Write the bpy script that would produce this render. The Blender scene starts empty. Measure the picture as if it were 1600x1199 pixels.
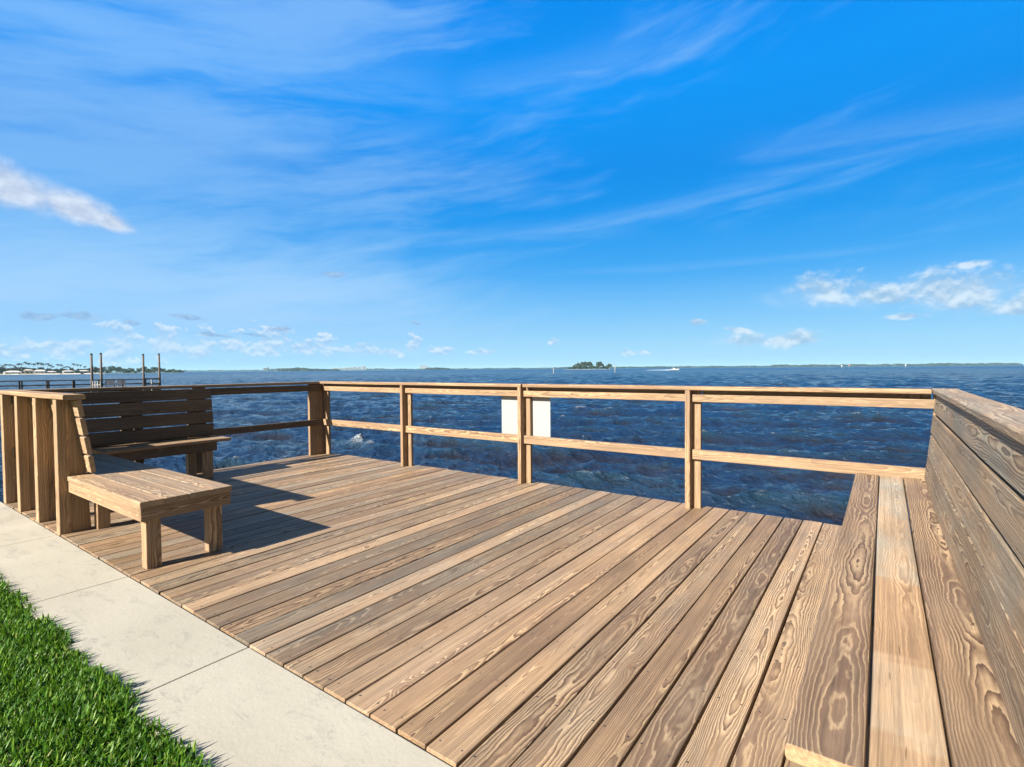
import bpy, math, random
import numpy as np
random.seed(7); rng = np.random.default_rng(11)
S = bpy.context.scene
COL = S.collection
R = math.radians
EXPO = 1.48
SKYS = 0.12

# ------------------------------------------------------------------ camera
EYE = 1.3
yaw, pitch, roll = R(35.56), R(-1.63), R(.444)
from mathutils import Vector, Matrix
F = Vector((-math.sin(yaw)*math.cos(pitch), math.cos(yaw)*math.cos(pitch), math.sin(pitch)))
Rt = Vector((math.cos(yaw), math.sin(yaw), 0)); Up = Rt.cross(F)
R2 = math.cos(roll)*Rt - math.sin(roll)*Up; U2 = math.sin(roll)*Rt + math.cos(roll)*Up
cd = bpy.data.cameras.new("camera"); cam = bpy.data.objects.new("camera", cd); COL.objects.link(cam)
m = Matrix((R2, U2, -F)).transposed().to_4x4(); m.translation = (0, 0, EYE)
cam.matrix_world = m
cd.sensor_width = 36; cd.lens = 813.1/1600*36; cd.clip_start = .05; cd.clip_end = 30000
S.camera = cam

# ------------------------------------------------------------------ node helpers
class NT:
    def __init__(s, tree):
        s.t = tree; s.n = tree.nodes; s.l = tree.links
    def add(s, typ, **kw):
        n = s.n.new(typ)
        for k, v in kw.items(): setattr(n, k, v)
        return n
    def put(s, sock, v):
        if hasattr(v, 'is_linked') or isinstance(v, bpy.types.NodeSocket): s.l.new(v, sock)
        else:
            if isinstance(v, (tuple, list)) and len(v) == 3 and sock.type == 'RGBA': v = (*v, 1)
            sock.default_value = v
    def m(s, op, a, b=0., c=0., clamp=False):
        n = s.add('ShaderNodeMath', operation=op, use_clamp=clamp)
        s.put(n.inputs[0], a); s.put(n.inputs[1], b); s.put(n.inputs[2], c)
        return n.outputs[0]
    def vm(s, op, a, b=(0, 0, 0)):
        n = s.add('ShaderNodeVectorMath', operation=op)
        s.put(n.inputs[0], a); s.put(n.inputs[1], b)
        return n.outputs[0]
    def scale(s, a, k):
        n = s.add('ShaderNodeVectorMath', operation='SCALE'); s.put(n.inputs[0], a); s.put(n.inputs[3], k); return n.outputs[0]
    def xyz(s, v):
        n = s.add('ShaderNodeSeparateXYZ'); s.put(n.inputs[0], v); return n.outputs
    def com(s, x, y, z):
        n = s.add('ShaderNodeCombineXYZ'); s.put(n.inputs[0], x); s.put(n.inputs[1], y); s.put(n.inputs[2], z); return n.outputs[0]
    def noise(s, v, scale=1., detail=2., rough=.5, dist=0.):
        n = s.add('ShaderNodeTexNoise'); s.put(n.inputs['Vector'], v)
        n.inputs['Scale'].default_value = scale; n.inputs['Detail'].default_value = detail
        n.inputs['Roughness'].default_value = rough; n.inputs['Distortion'].default_value = dist
        return n.outputs[0]
    def sm(s, v, a, b, lo=0., hi=1.):
        n = s.add('ShaderNodeMapRange', interpolation_type='SMOOTHSTEP'); s.put(n.inputs[0], v)
        for i, q in enumerate((a, b, lo, hi)): s.put(n.inputs[1+i], q)
        return n.outputs[0]
    def lin(s, v, a, b, lo=0., hi=1.):
        n = s.add('ShaderNodeMapRange'); s.put(n.inputs[0], v)
        for i, q in enumerate((a, b, lo, hi)): s.put(n.inputs[1+i], q)
        return n.outputs[0]
    def mix(s, f, a, b, mode='MIX'):
        n = s.add('ShaderNodeMix', data_type='RGBA', blend_type=mode)
        s.put(n.inputs[0], f); s.put(n.inputs[6], a); s.put(n.inputs[7], b)
        return n.outputs[2]
    def ramp(s, f, stops):
        n = s.add('ShaderNodeValToRGB'); s.put(n.inputs[0], f); e = n.color_ramp.elements
        while len(e) < len(stops): e.new(.5)
        for i, (p, c) in enumerate(stops): e[i].position = p; e[i].color = (*c, 1)
        return n.outputs[0]
    def attr(s, name):
        return s.add('ShaderNodeAttribute', attribute_name=name)

def srgb(r, g, b):
    return tuple(((c/255+.055)/1.055)**2.4 if c/255 > .04045 else c/255/12.92 for c in (r, g, b))

def mat(name):
    mt = bpy.data.materials.new(name); mt.use_nodes = True
    t = NT(mt.node_tree); bs = mt.node_tree.nodes['Principled BSDF']
    return mt, t, bs
def simple(name, col, rough=.7, var=.15, scale=3., metal=0., bump=.0):
    mt, t, bs = mat(name)
    co = t.add('ShaderNodeTexCoord').outputs['Object']
    n = t.noise(co, scale, 4, .6)
    c = t.mix(t.lin(n, .3, .7), tuple(x*(1-var) for x in col), tuple(min(1, x*(1+var)) for x in col))
    t.put(bs.inputs['Base Color'], c); bs.inputs['Roughness'].default_value = rough; bs.inputs['Metallic'].default_value = metal
    if bump:
        b = t.add('ShaderNodeBump'); b.inputs['Distance'].default_value = bump
        t.put(b.inputs['Height'], t.noise(co, scale*8, 4, .6)); t.put(bs.inputs['Normal'], b.outputs[0])
    return mt

# ------------------------------------------------------------------ wood
def wood():
    mt, t, bs = mat("pine_wood")
    wc = t.attr('wc').outputs['Vector']; ti = t.attr('tint').outputs['Vector']
    x, y, z = t.xyz(wc); tb, tg, tc = t.xyz(ti)
    v1 = t.com(t.m('MULTIPLY', x, 5.), t.m('MULTIPLY', y, 1.5), t.m('MULTIPLY', z, 5.))
    n1 = t.noise(v1, 1., 2.5, .45)
    v2 = t.com(t.m('MULTIPLY', x, 34.), t.m('MULTIPLY', y, 9.), t.m('MULTIPLY', z, 34.))
    n2 = t.noise(v2, 1., 3., .55)
    # knots: sparse cells along the board
    vk = t.com(t.m('MULTIPLY', x, 5.5), t.m('MULTIPLY', y, 2.3), t.m('MULTIPLY', z, 2.))
    vo = t.add('ShaderNodeTexVoronoi', feature='F1'); t.put(vo.inputs['Vector'], vk); vo.inputs['Scale'].default_value = 1.
    kd = vo.outputs['Distance']; kc = t.xyz(vo.outputs['Color'])[0]
    kon = t.m('GREATER_THAN', kc, .55)
    kwarp = t.m('MULTIPLY', kon, t.m('EXPONENT', t.m('MULTIPLY', t.m('MULTIPLY', kd, kd), -38.)))
    r = t.m('SQRT', t.m('ADD', t.m('MULTIPLY', x, x), t.m('MULTIPLY', z, z)))
    r = t.m('ADD', r, t.m('MULTIPLY', t.m('SUBTRACT', n1, .5), .075))
    r = t.m('ADD', r, t.m('MULTIPLY', kwarp, .028))
    ph = t.m('ADD', t.m('MULTIPLY', r, t.lin(t.noise(t.com(t.m('MULTIPLY', x, .4), t.m('MULTIPLY', y, .03), 3.), 1., 0.), .3, .7, 95., 175.)), t.m('MULTIPLY', t.m('SUBTRACT', n2, .5), 1.5))
    fr = t.m('FRACT', ph)
    cell = t.noise(t.com(t.m('MULTIPLY', t.m('FLOOR', ph), 3.7), t.m('MULTIPLY', y, .35), 0.), 1., 0.)
    ring = t.ramp(fr, [(0, (.72, .51, .325)), (.20, (.60, .415, .265)), (.50, (.42, .275, .175)), (.74, (.22, .13, .082)), (.92, (.165, .095, .06)), (1., (.68, .48, .30))])
    ring2 = t.ramp(fr, [(0, (.27, .165, .115)), (.45, (.225, .135, .095)), (.62, (.27, .165, .11)), (.78, (.66, .47, .31)), (.90, (.62, .43, .28)), (1., (.34, .22, .15))])
    inv = t.sm(t.noise(t.com(t.m('MULTIPLY', x, 6.), t.m('MULTIPLY', y, .9), t.m('MULTIPLY', z, 6.)), 1., 1.), .42, .62)
    ring = t.mix(t.m('MULTIPLY', inv, .85), ring, ring2)
    mid = (.41, .275, .172)
    edgef = t.m('MULTIPLY', tc, t.lin(cell, .25, .75, .6, 1.3))
    c = t.mix(edgef, mid, ring)
    fib = t.noise(t.com(t.m('MULTIPLY', x, 520.), t.m('MULTIPLY', y, 9.), t.m('MULTIPLY', z, 520.)), 1., 2., .6)
    fibm = t.noise(t.com(t.m('MULTIPLY', x, 75.), t.m('MULTIPLY', y, 1.1), t.m('MULTIPLY', z, 75.)), 1., 3., .6)
    blot = t.noise(t.com(t.m('MULTIPLY', x, 7.), t.m('MULTIPLY', y, 2.), t.m('MULTIPLY', z, 7.)), 1., 4., .6)
    k = t.m('MULTIPLY', t.lin(fib, .25, .75, .86, 1.14), t.lin(blot, .25, .75, .80, 1.2))
    k = t.m('MULTIPLY', k, t.lin(fibm, .28, .72, .70, 1.26))
    k = t.m('MULTIPLY', k, t.m('MULTIPLY', tb, .655))
    # dark knot core
    core = t.m('MULTIPLY', kon, t.sm(kd, .045, .085, 1., 0.))
    c = t.mix(t.m('MULTIPLY', core, .55), c, (.30, .15, .07))
    c = t.mix(1., c, t.com(k, t.m('MULTIPLY', k, .945), t.m('MULTIPLY', k, .81)), 'MULTIPLY')
    bw = t.add('ShaderNodeRGBToBW'); t.put(bw.inputs[0], c)
    gc = t.mix(1., t.com(bw.outputs[0], bw.outputs[0], bw.outputs[0]), (1.06, 1.0, .80), 'MULTIPLY')
    gmask = t.m('MULTIPLY', tg, t.lin(t.noise(t.com(t.m('MULTIPLY', x, 9.), t.m('MULTIPLY', y, 2.6), t.m('MULTIPLY', z, 9.)), 1., 3., .6), .35, .65, .35, 1.15), clamp=True)
    c = t.mix(gmask, c, gc)
    # resin speckle and small dark checks
    chk = t.sm(t.noise(t.com(t.m('MULTIPLY', x, 160.), t.m('MULTIPLY', y, 7.), t.m('MULTIPLY', z, 160.)), 1., 2., .5), .70, .78)
    c = t.mix(t.m('MULTIPLY', chk, .55), c, (.10, .06, .04))
    t.put(bs.inputs['Base Color'], c)
    t.put(bs.inputs['Roughness'], t.lin(fib, .2, .8, .5, .75)); bs.inputs['Specular IOR Level'].default_value = .35
    b = t.add('ShaderNodeBump'); b.inputs['Distance'].default_value = .0012; b.inputs['Strength'].default_value = .8
    h = t.m('ADD', t.m('MULTIPLY', fr, .35), t.m('ADD', t.m('MULTIPLY', fib, .8), t.m('MULTIPLY', chk, -1.)))
    t.put(b.inputs['Height'], h); t.put(bs.inputs['Normal'], b.outputs[0])
    return mt
WOOD = wood()

class MB:
    def __init__(s): s.v = []; s.f = []; s.wc = []; s.ti = []
    def quadring(s, rings, wcs, ti, caps=True):
        b = len(s.v); n = len(rings[0])
        for rg, w in zip(rings, wcs): s.v += rg; s.wc += w; s.ti += [ti]*n
        for i in range(len(rings)-1):
            for j in range(n):
                a = b+i*n+j; c = b+i*n+(j+1) % n
                s.f.append((a, c, c+n, a+n))
        if caps:
            s.f.append(tuple(b+j for j in range(n))[::-1]); s.f.append(tuple(b+(len(rings)-1)*n+j for j in range(n)))
    def board(s, c, U, V, W, wu, lv, tw, ti=None, r=.004, wob=.0012, seg=.3):
        c = Vector(c); U, V, W = Vector(U), Vector(V), Vector(W)
        if U.cross(V).dot(W) > 0: U = -U     # keep outward winding
        if ti is None: ti = (random.uniform(.85, 1.12), random.uniform(0, .4), random.uniform(.6, 1.))
        ou = random.uniform(-.045, .045); ow = random.choice((-1, 1))*random.uniform(.03, .06); ov = random.uniform(0, 400)
        r = min(r, wu*.45, tw*.45)
        prof = []
        for (sx, sy, a0) in ((1, 1, 0), (-1, 1, 90), (-1, -1, 180), (1, -1, 270)):
            for k in range(3):
                a = R(a0+45*k); prof.append((sx*(wu/2-r)+r*math.cos(a), sy*(tw/2-r)+r*math.sin(a)))
        n = max(1, int(lv/seg)); rings = []; wcs = []
        p1, p2 = random.uniform(0, 6), random.uniform(0, 6)
        for i in range(n+1):
            for e in ((0, 1) if i == 0 else (1, 0) if i == n else (1,)):
                vv = -lv/2+lv*i/n
                if e == 0: sc = .0015; 
                else: sc = 0
                if i == 0 and e == 1: vv += .0025
                if i == n and e == 1: vv -= .0025
                du = wob*math.sin(p1+vv*2.1); dw = wob*.7*math.sin(p2+vv*2.7)
                rg = []; wl = []
                for (u, w) in prof:
                    uu = u*(1-2*sc/wu); ww = w*(1-2*sc/tw)
                    q = c+U*(uu+du)+V*vv+W*(ww+dw)
                    rg.append(tuple(q)); wl.append((u+ou, vv+ov, w+ow))
                rings.append(rg); wcs.append(wl)
        if callable(ti):
            k0 = len(s.ti); s.quadring(rings, wcs, (1, 0, 0))
            for q in range(k0, len(s.v)): s.ti[q] = ti(Vector(s.v[q]))
        else: s.quadring(rings, wcs, ti)
    def prism(s, poly, X0, X1, ti=None):           # polygon in YZ swept along X
        if ti is None: ti = (random.uniform(.85, 1.1), .2, .8)
        ou = random.uniform(-.04, .04); ov = random.uniform(0, 300); ow = random.uniform(.03, .06)
        rings = [[(X, y, z) for y, z in poly] for X in (X0, X1)]
        wcs = [[(y+ou, z+ov, (X-X0)+ow) for y, z in poly] for X in (X0, X1)]
        s.quadring(rings, wcs, ti)
    def box(s, c, d, ti=None, r=.003, ax=None):
        # box with grain along its longest side
        d = list(d); i = max(range(3), key=lambda k: d[k]) if ax is None else ax
        axs = [Vector((1, 0, 0)), Vector((0, 1, 0)), Vector((0, 0, 1))]
        o = [k for k in range(3) if k != i]
        if d[o[0]] < d[o[1]]: o = o[::-1]
        s.board(c, axs[o[0]], axs[i], axs[o[1]], d[o[0]], d[i], d[o[1]], ti, r)
    def tube(s, pts, rad, n=10, ti=(1, .3, .7)):
        rings = []; wcs = []; L = 0
        for i, p in enumerate(pts):
            p = Vector(p); a = Vector(pts[max(0, i-1)]); b = Vector(pts[min(len(pts)-1, i+1)]); d = (b-a).normalized()
            X = d.orthogonal().normalized(); Y = d.cross(X)
            r = rad[i] if isinstance(rad, (list, tuple)) else rad
            rings.append([tuple(p+(X*math.cos(2*math.pi*k/n)+Y*math.sin(2*math.pi*k/n))*r) for k in range(n)])
            wcs.append([(math.cos(2*math.pi*k/n)*r, L, math.sin(2*math.pi*k/n)*r) for k in range(n)])
            if i+1 < len(pts): L += (Vector(pts[i+1])-p).length
        s.quadring(rings, wcs, ti)
    def build(s, name, material, parent=None, smooth=False):
        me = bpy.data.meshes.new(name); me.from_pydata(s.v, [], s.f)
        if s.wc and len(s.wc) == len(s.v):
            a = me.attributes.new('wc', 'FLOAT_VECTOR', 'POINT'); a.data.foreach_set('vector', np.array(s.wc, dtype=np.float32).ravel())
            a = me.attributes.new('tint', 'FLOAT_VECTOR', 'POINT'); a.data.foreach_set('vector', np.array(s.ti, dtype=np.float32).ravel())
        me.materials.append(material); me.validate(); me.update()
        if smooth: me.polygons.foreach_set('use_smooth', [True]*len(me.polygons))
        o = bpy.data.objects.new(name, me); COL.objects.link(o)
        if parent is not None:
            bpy.context.view_layer.update()
            o.parent = parent; o.matrix_parent_inverse = Matrix.Translation(-parent.location)
        return o
def tag(o, label=None, cat=None, group=None, kind=None):
    if label: o['label'] = label
    if cat: o['category'] = cat
    if group: o['group'] = group
    if kind: o['kind'] = kind
    return o
def thing(name, label, cat, loc=(0, 0, 0), group=None):
    o = bpy.data.objects.new(name, None); o.empty_display_size = .2; COL.objects.link(o); o.location = loc
    return tag(o, label, cat, group)
def copy_tree(o, parent=None):
    c = o.copy(); COL.objects.link(c)
    if parent is not None: c.parent = parent
    for ch in [q for q in bpy.data.objects if q.parent == o]: copy_tree(ch, c)
    return c
XA, YA, ZA = (1, 0, 0), (0, 1, 0), (0, 0, 1)
def T(b=1., g=.1, c=.6, j=.08): return (b*random.uniform(1-j, 1+j), max(0, g+random.uniform(-.08, .08)), c*random.uniform(.85, 1.1))

SCREW = simple("screw_steel", (.12, .10, .09), .45, .2, 50, .6)

# ------------------------------------------------------------------ deck
YN, YF = 1.252, 4.985
PW = .1458; X0B = -1.567
deck = thing("wooden_deck", "weathered brown plank deck beside the concrete walk above the water", "deck", (-3.3, 3.1, 0))
mb = MB()
edges = [X0B+PW*k for k in range(-38, 16)]
for i in range(len(edges)-1):
    a, b = edges[i], edges[i+1]
    bri = random.choice([random.uniform(.66, .84), random.uniform(.84, 1.0), random.uniform(1.0, 1.28)])
    ti = (bri, random.choice([random.uniform(0, .25), random.uniform(.2, .6)]), random.uniform(.7, 1.2))
    mb.board(((a+b)/2, (YN+YF)/2+random.uniform(-.004, .004), -.019+random.uniform(-.0012, .0012)), XA, YA, ZA, PW-.0085+random.uniform(-.002, .0015), YF-YN, .038, ti, r=.0055, wob=.0018)
mb.board((-7.148, (YN+YF)/2, -.019), XA, YA, ZA, .068, YF-YN, .038, T(.95, .3), r=.005)
mb.build("deck_boards", WOOD, deck)
mb = MB()
for y in (YN+.022, YF-.022): mb.box((-3.25, y, -.16), (7.8, .038, .235), T(.85, .5, .6))
for x in (-7.15, .61): mb.box((x, (YN+YF)/2, -.16), (.038, YF-YN-.09, .235), T(.85, .5, .6))
mb.build("rim_joist", WOOD, deck)
mb = MB()
for k in range(1, 9): mb.box((-3.25, YN+.02+k*.41, -.16), (7.7, .038, .235), T(.8, .5, .6))
mb.build("joists", WOOD, deck)
for x in (-6.9, -4.7, -2.5, -.3):
    for y in (3.0, 4.7):
        mb = MB(); mb.tube([(x, y, -2.3), (x, y, -.28)], .12, 14, T(.6, .6, .5)); mb.build("pile", WOOD, deck, True)
mb = MB()
for i in range(len(edges)-1):
    cx = (edges[i]+edges[i+1])/2
    for y in (YN+.05, YN+.44, YN+.85, YN+1.26, YN+1.67, YN+2.08, YN+2.49, YN+2.9, YN+3.31, YF-.05):
        for s in (-1, 1):
            x = cx+s*.045+random.uniform(-.005, .005); yy = y+random.uniform(-.008, .008)
            n = 8; b = len(mb.v)
            for k in range(n):
                a = 2*math.pi*k/n; mb.v.append((x+.0038*math.cos(a), yy+.0038*math.sin(a), .0022))
            mb.f.append(tuple(range(b, b+n)))
mb.wc = []
tag(mb.build("screw_heads", SCREW, deck), kind="stuff")

# ------------------------------------------------------------------ front railing
CAPZ = 1.128; CAPT = .036
LG = T(1.28, .0, .32)
def lt(): return (random.uniform(.86, 1.0), random.uniform(0, .15), random.uniform(.45, .8))
rail = thing("front_railing", "new pale timber railing along the water side of the deck", "railing", (-3.3, 4.86, 0))
CX = (-5.225, -3.305, -1.43)
for c in CX:
    mb = MB()
    mb.box((c-.0275, 4.835, (CAPZ-CAPT)/2), (.045, .09, CAPZ-CAPT-.002), lt(), r=.006)
    mb.box((c, 4.895, (CAPZ-CAPT)/2-.1), (.135, .038, CAPZ-CAPT+.19), lt(), r=.004)
    mb.build("post", WOOD, rail)
mb = MB()
mb.box((-7.045, 4.893, (CAPZ-CAPT)/2-.1), (.14, .038, CAPZ-CAPT+.19), lt(), r=.004)
mb.build("post", WOOD, rail)
mb = MB()
mb.box((.345, 4.895, (CAPZ-CAPT)/2-.1), (.10, .038, CAPZ-CAPT+.19), lt(), r=.004)
mb.build("post", WOOD, rail)
def spans():
    xs = [-7.09]+[c for c in CX]+[.358]
    for i in range(4):
        yield (xs[i]+(-.0 if i else 0)+(-.004 if i else 0), xs[i+1]-.051)
for i, (a, b) in enumerate(spans()):
    mb = MB(); mb.box(((a+b)/2+.03, 4.894, 1.058), (b-a-.11, .030, .060), (.7, .1, .6), r=.003); mb.build("backing_strip", WOOD, rail)
    for z0, z1 in ((.985, 1.052), (.455, .545)):
        mb = MB(); mb.box(((a+b)/2, 4.856, (z0+z1)/2), (b-a-.002, .036, z1-z0), lt(), r=.004); mb.build("rail", WOOD, rail)
mb = MB(); mb.board((-5.2, 4.855, CAPZ-CAPT/2), YA, XA, ZA, .14, 3.79, CAPT, lt(), r=.008)
mb.board((-1.50, 4.855, CAPZ-CAPT/2), YA, XA, ZA, .14, 3.56, CAPT, lt(), r=.008)
mb.build("handrail_cap", WOOD, rail)

# sign seen from behind
sg = thing("sign_board", "blank white back of a sign fixed to the middle post of the front railing", "sign", (-3.33, 4.925, .7))
WHITE = simple("sign_white", (.272, .268, .262), .45, .02, 2)
mb = MB(); mb.box((-3.335, 4.922, .712), (.67, .006, .555), r=.002); mb.build("panel", WHITE, sg)
for z in (.5, .90):
    for x in (-3.37, -3.25):
        mb = MB(); mb.tube([(x, 4.916, z), (x, 4.936, z)], .008, 8); mb.build("bolt", SCREW, sg)

# ------------------------------------------------------------------ left railing
lr = thing("left_railing", "shaded timber railing running along the left end of the deck", "railing", (-7.12, 3.1, 0))
def shade_tint(): return (random.uniform(.38, .50), random.uniform(.1, .3), random.uniform(.6, .9))  # wood tint lowered to put the left side's shade into the colour
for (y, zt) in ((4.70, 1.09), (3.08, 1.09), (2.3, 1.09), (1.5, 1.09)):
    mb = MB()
    mb.box((-7.122, y+(.052 if y > 4 else 0), zt/2-.1), (.045, .235 if y > 4 else .14, zt+.2), lt() if y > 4 else shade_tint(), r=.005); mb.build("post", WOOD, lr)
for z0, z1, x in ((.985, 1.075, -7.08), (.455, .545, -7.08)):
    mb = MB(); mb.box((x, 3.06, (z0+z1)/2), (.038, 3.5, z1-z0), shade_tint(), r=.004); mb.build("rail", WOOD, lr)
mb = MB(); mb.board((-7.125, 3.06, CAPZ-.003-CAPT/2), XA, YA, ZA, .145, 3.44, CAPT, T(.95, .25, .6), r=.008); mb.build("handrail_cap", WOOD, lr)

# ------------------------------------------------------------------ right bench
rb = thing("long_bench", "long weathered plank bench with high sloping back along the right side of the deck", "bench", (.15, 3., 0))
SZ = .472
mb = MB()
ys, ye = 1.262, 4.825
seatx = ((-.171, -.024, (.86, .2, 1.15)), (-.0185, .1195, (1.38, .08, .15)), (.1255, .27, (.84, .15, 1.15)))
def patch(p):
    y = p.y+.15*(p.x-.05)
    return (1.40, .70, .32) if y > 2.47 else (1.18, .0, .42) if y > 1.80 else (1.58, .42, .18) if y > 1.42 else (1.26, .08, .42)
for a, b, ti in seatx:
    if ti[0] > 1.3:                      # one replaced board in three lengths
        mb.board(((a+b)/2, (ys+ye)/2, SZ-.019), XA, YA, ZA, b-a, ye-ys, .038, patch, r=.007, seg=.03)
    else: mb.board(((a+b)/2, (ys+ye)/2, SZ-.019), XA, YA, ZA, b-a, ye-ys, .038, (lambda p, ti=ti: (1.15, .0, .12) if p.y < ys+.001 else ti), r=.009)
st_obj = mb.build("seat", WOOD, rb)
mb = MB()
mb.box((.04, ys+.03, SZ-.038-.055), (.40, .038, .105), (.62, .3, .8)); mb.box((.04, ye-.04, SZ-.038-.055), (.40, .038, .105), T())
mb.box((-.145, (ys+ye)/2, SZ-.038-.055), (.038, ye-ys-.13, .105), T(.85, .3, .8))
mb.build("seat_frame", WOOD, rb)
for y in (1.40, 2.3, 3.2, 4.1, 4.72):
    for x in (-.10, .22):
        mb = MB(); mb.box((x, y, (SZ-.14)/2), (.089, .089, SZ-.145), T(), r=.004); mb.build("leg", WOOD, rb)
zz = [(.475, .652), (.664, .797), (.811, .940), (.958, 1.088)]
mb = MB()
def bx(z): return .243+(z-.48)*.062/.60
for k, (z0, z1) in enumerate(zz):
    zc = (z0+z1)/2; W = Vector((1, 0, -.103)).normalized(); Uu = Vector((.103, 0, 1)).normalized()
    ti = [(.95, .45, .9), (1.2, .55, .5), (1.0, .50, .6), (1.0, .75, 1.05)][k]
    mb.board(Vector((bx(zc)+.019, (1.27+4.80)/2, zc)), Uu, YA, W, z1-z0, 4.80-1.27, .036, ti, r=.0025, wob=.0025)
mb.build("backrest", WOOD, rb)
mb = MB(); mb.board((.361, (1.26+4.90)/2, CAPZ+.002-CAPT/2), XA, YA, ZA, .145, 3.66, CAPT+.002, (1.22, .6, .6), r=.008); mb.build("cap_board", WOOD, rb)
for y in (1.35, 1.95, 2.55, 3.15, 3.75, 4.35):
    mb = MB(); mb.box((.395, y, .54), (.10, .04, 1.09), T(1., .2)); mb.build("support_post", WOOD, rb)

# ------------------------------------------------------------------ short bench (near left), seat boards along X
AZ = .463
def warm(b=1.05, c=.5): return (b*random.uniform(.94, 1.06), random.uniform(0, .2), c*random.uniform(.8, 1.2))
sb = thing("corner_bench", "sunlit timber bench end with plank seat and studded back beside the concrete walk", "bench", (-5.4, 1.6, 0))
mb = MB()
for k in range(4):
    y0 = 1.302+k*.146; x0 = -5.325 if k == 0 else -6.55
    mb.board(((x0-3.862)/2, y0+.0705, AZ-.019), YA, XA, ZA, .1445, -3.862-x0, .038, (random.uniform(1.05, 1.22), random.uniform(.15, .5), .65), r=.006)
mb.build("seat", WOOD, sb)
mb = MB()
mb.box((-4.61, 1.324, .380), (1.43, .036, .092), (1.12, .05, .8)); mb.box((-3.892, 1.59, .379), (.036, .565, .096), (.95, .1, 1.0)); mb.box((-5.2, 1.855, .380), (2.57, .036, .09), warm())
mb.build("seat_frame", WOOD, sb)
mb = MB()
for (x, z) in ((-3.905, .40), (-3.905, .36)):
    mb.tube([(-3.875, 1.325, z), (-3.8728, 1.325, z)], .0055, 8)
mb.build("screws", SCREW, sb)["kind"] = "stuff"
for (x, y) in ((-3.957, 1.392), (-3.957, 1.785), (-5.30, 1.515), (-5.30, 1.785), (-6.3, 1.785)):
    mb = MB(); mb.box((x, y, .166), (.086, .089, .33), (1.0, .1, .9), r=.005); mb.build("leg", WOOD, sb)
SX = (-5.378, -5.963, -6.57, -7.12)
for x in SX:
    mb = MB()
    mb.box((x, 1.283, .543), (.088, .075, 1.085), (1.12, .05, .5), r=.005)
    mb.prism([(1.322, .002), (1.452, .002), (1.428, .48), (1.345, 1.086), (1.322, 1.086)], x-.036, x+.036, (.95, .1, .6))
    mb.build("stud", WOOD, sb)
mb = MB()
for (z0, z1) in ((.485, .625), (.638, .778), (.791, .931), (.944, 1.080)):
    zc = (z0+z1)/2; yb = 1.43-(zc-.48)*.145; Uu = Vector((0, -.145, 1)).normalized(); W = Vector((0, 1, .145)).normalized()
    mb.board(Vector(((-7.0-5.205)/2, yb+.012, zc)), Uu, XA, W, z1-z0, 1.795, .036, (1.15, .1, .5), r=.006)
mb.build("backrest", WOOD, sb)
mb = MB(); mb.board(((-7.18-5.10)/2, 1.302, CAPZ-CAPT/2-.004), YA, XA, ZA, .142, 2.08, CAPT+.004, (1.15, .0, .35), r=.009); mb.build("cap_board", WOOD, sb)

# ------------------------------------------------------------------ shaded bench along the left rail
lb = thing("rail_bench", "dark shaded slatted bench against the left railing with water showing through its gaps", "bench", (-6.9, 2.4, 0))
mb = MB()
for k in range(3):
    x1 = -6.60-k*.147; y0 = 1.895 if k == 0 else 1.895
    mb.board((x1-.07, (1.895+3.215)/2, .472-.019), XA, YA, ZA, .140, 3.215-1.895, .038, T(1.0, .15, .6), r=.009)
mb.build("seat", WOOD, lb)
mb = MB()
mb.box((-6.64, 2.48, .382), (.036, 1.15, .10), shade_tint()); mb.box((-6.84, 3.04, .382), (.36, .036, .10), shade_tint()); mb.box((-7.0, 2.48, .382), (.036, 1.1, .10), shade_tint())
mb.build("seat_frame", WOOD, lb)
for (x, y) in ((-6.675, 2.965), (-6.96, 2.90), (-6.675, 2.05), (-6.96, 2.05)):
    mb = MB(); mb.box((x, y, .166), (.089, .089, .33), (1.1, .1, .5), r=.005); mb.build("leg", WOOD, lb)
mb = MB()
for (z0, z1) in ((.49, .633), (.642, .787), (.796, .941), (.950, 1.078)):
    zc = (z0+z1)/2; xb = -6.985-(zc-.48)*.10; Uu = Vector((-.10, 0, 1)).normalized(); W = Vector((1, 0, .10)).normalized()
    mb.board(Vector((xb, (1.46+3.185)/2, zc)), Uu, YA, W, z1-z0, 3.185-1.46, .030, shade_tint(), r=.005)
mb.build("backrest", WOOD, lb)
for y in (1.75, 2.38, 2.95):
    mb = MB(); mb.box((-7.045, y, .54), (.03, .089, 1.0), shade_tint()); mb.build("back_support", WOOD, lb)

# ------------------------------------------------------------------ concrete walk, ground, seawall
def concrete():
    mt, t, bs = mat("cream_concrete")
    co = t.add('ShaderNodeTexCoord').outputs['Object']
    a = t.noise(co, 1.4, 5, .6); b = t.noise(co, 55, 4, .7); c = t.noise(t.vm('MULTIPLY', co, (1.2, 3.2, 1)), 3.2, 9, .75, .8)
    col = t.mix(t.lin(a, .3, .7), (.305, .278, .222), (.36, .332, .27))
    col = t.mix(t.m('MULTIPLY', t.sm(c, .52, .64), .22), col, (.15, .15, .14))
    d = t.m('ABSOLUTE', t.m('SUBTRACT', t.noise(co, 6., 7, .65, 1.), .5))
    col = t.mix(t.m('MULTIPLY', t.m('MULTIPLY', t.sm(d, .0, .016, 1., 0.), t.sm(c, .50, .60)), .7), col, (.19, .18, .165))
    col = t.mix(t.m('MULTIPLY', t.sm(b, .60, .72), .22), col, (.25, .235, .20))
    t.put(bs.inputs['Base Color'], col); bs.inputs['Roughness'].default_value = .85
    bp = t.add('ShaderNodeBump'); bp.inputs['Distance'].default_value = .0015
    t.put(bp.inputs['Height'], t.m('ADD', b, t.m('MULTIPLY', c, .8))); t.put(bs.inputs['Normal'], bp.outputs[0])
    return mt
CONC = concrete()
mb = MB()
xs = [-21.63+1.477*k for k in range(0, 26)]
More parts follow.
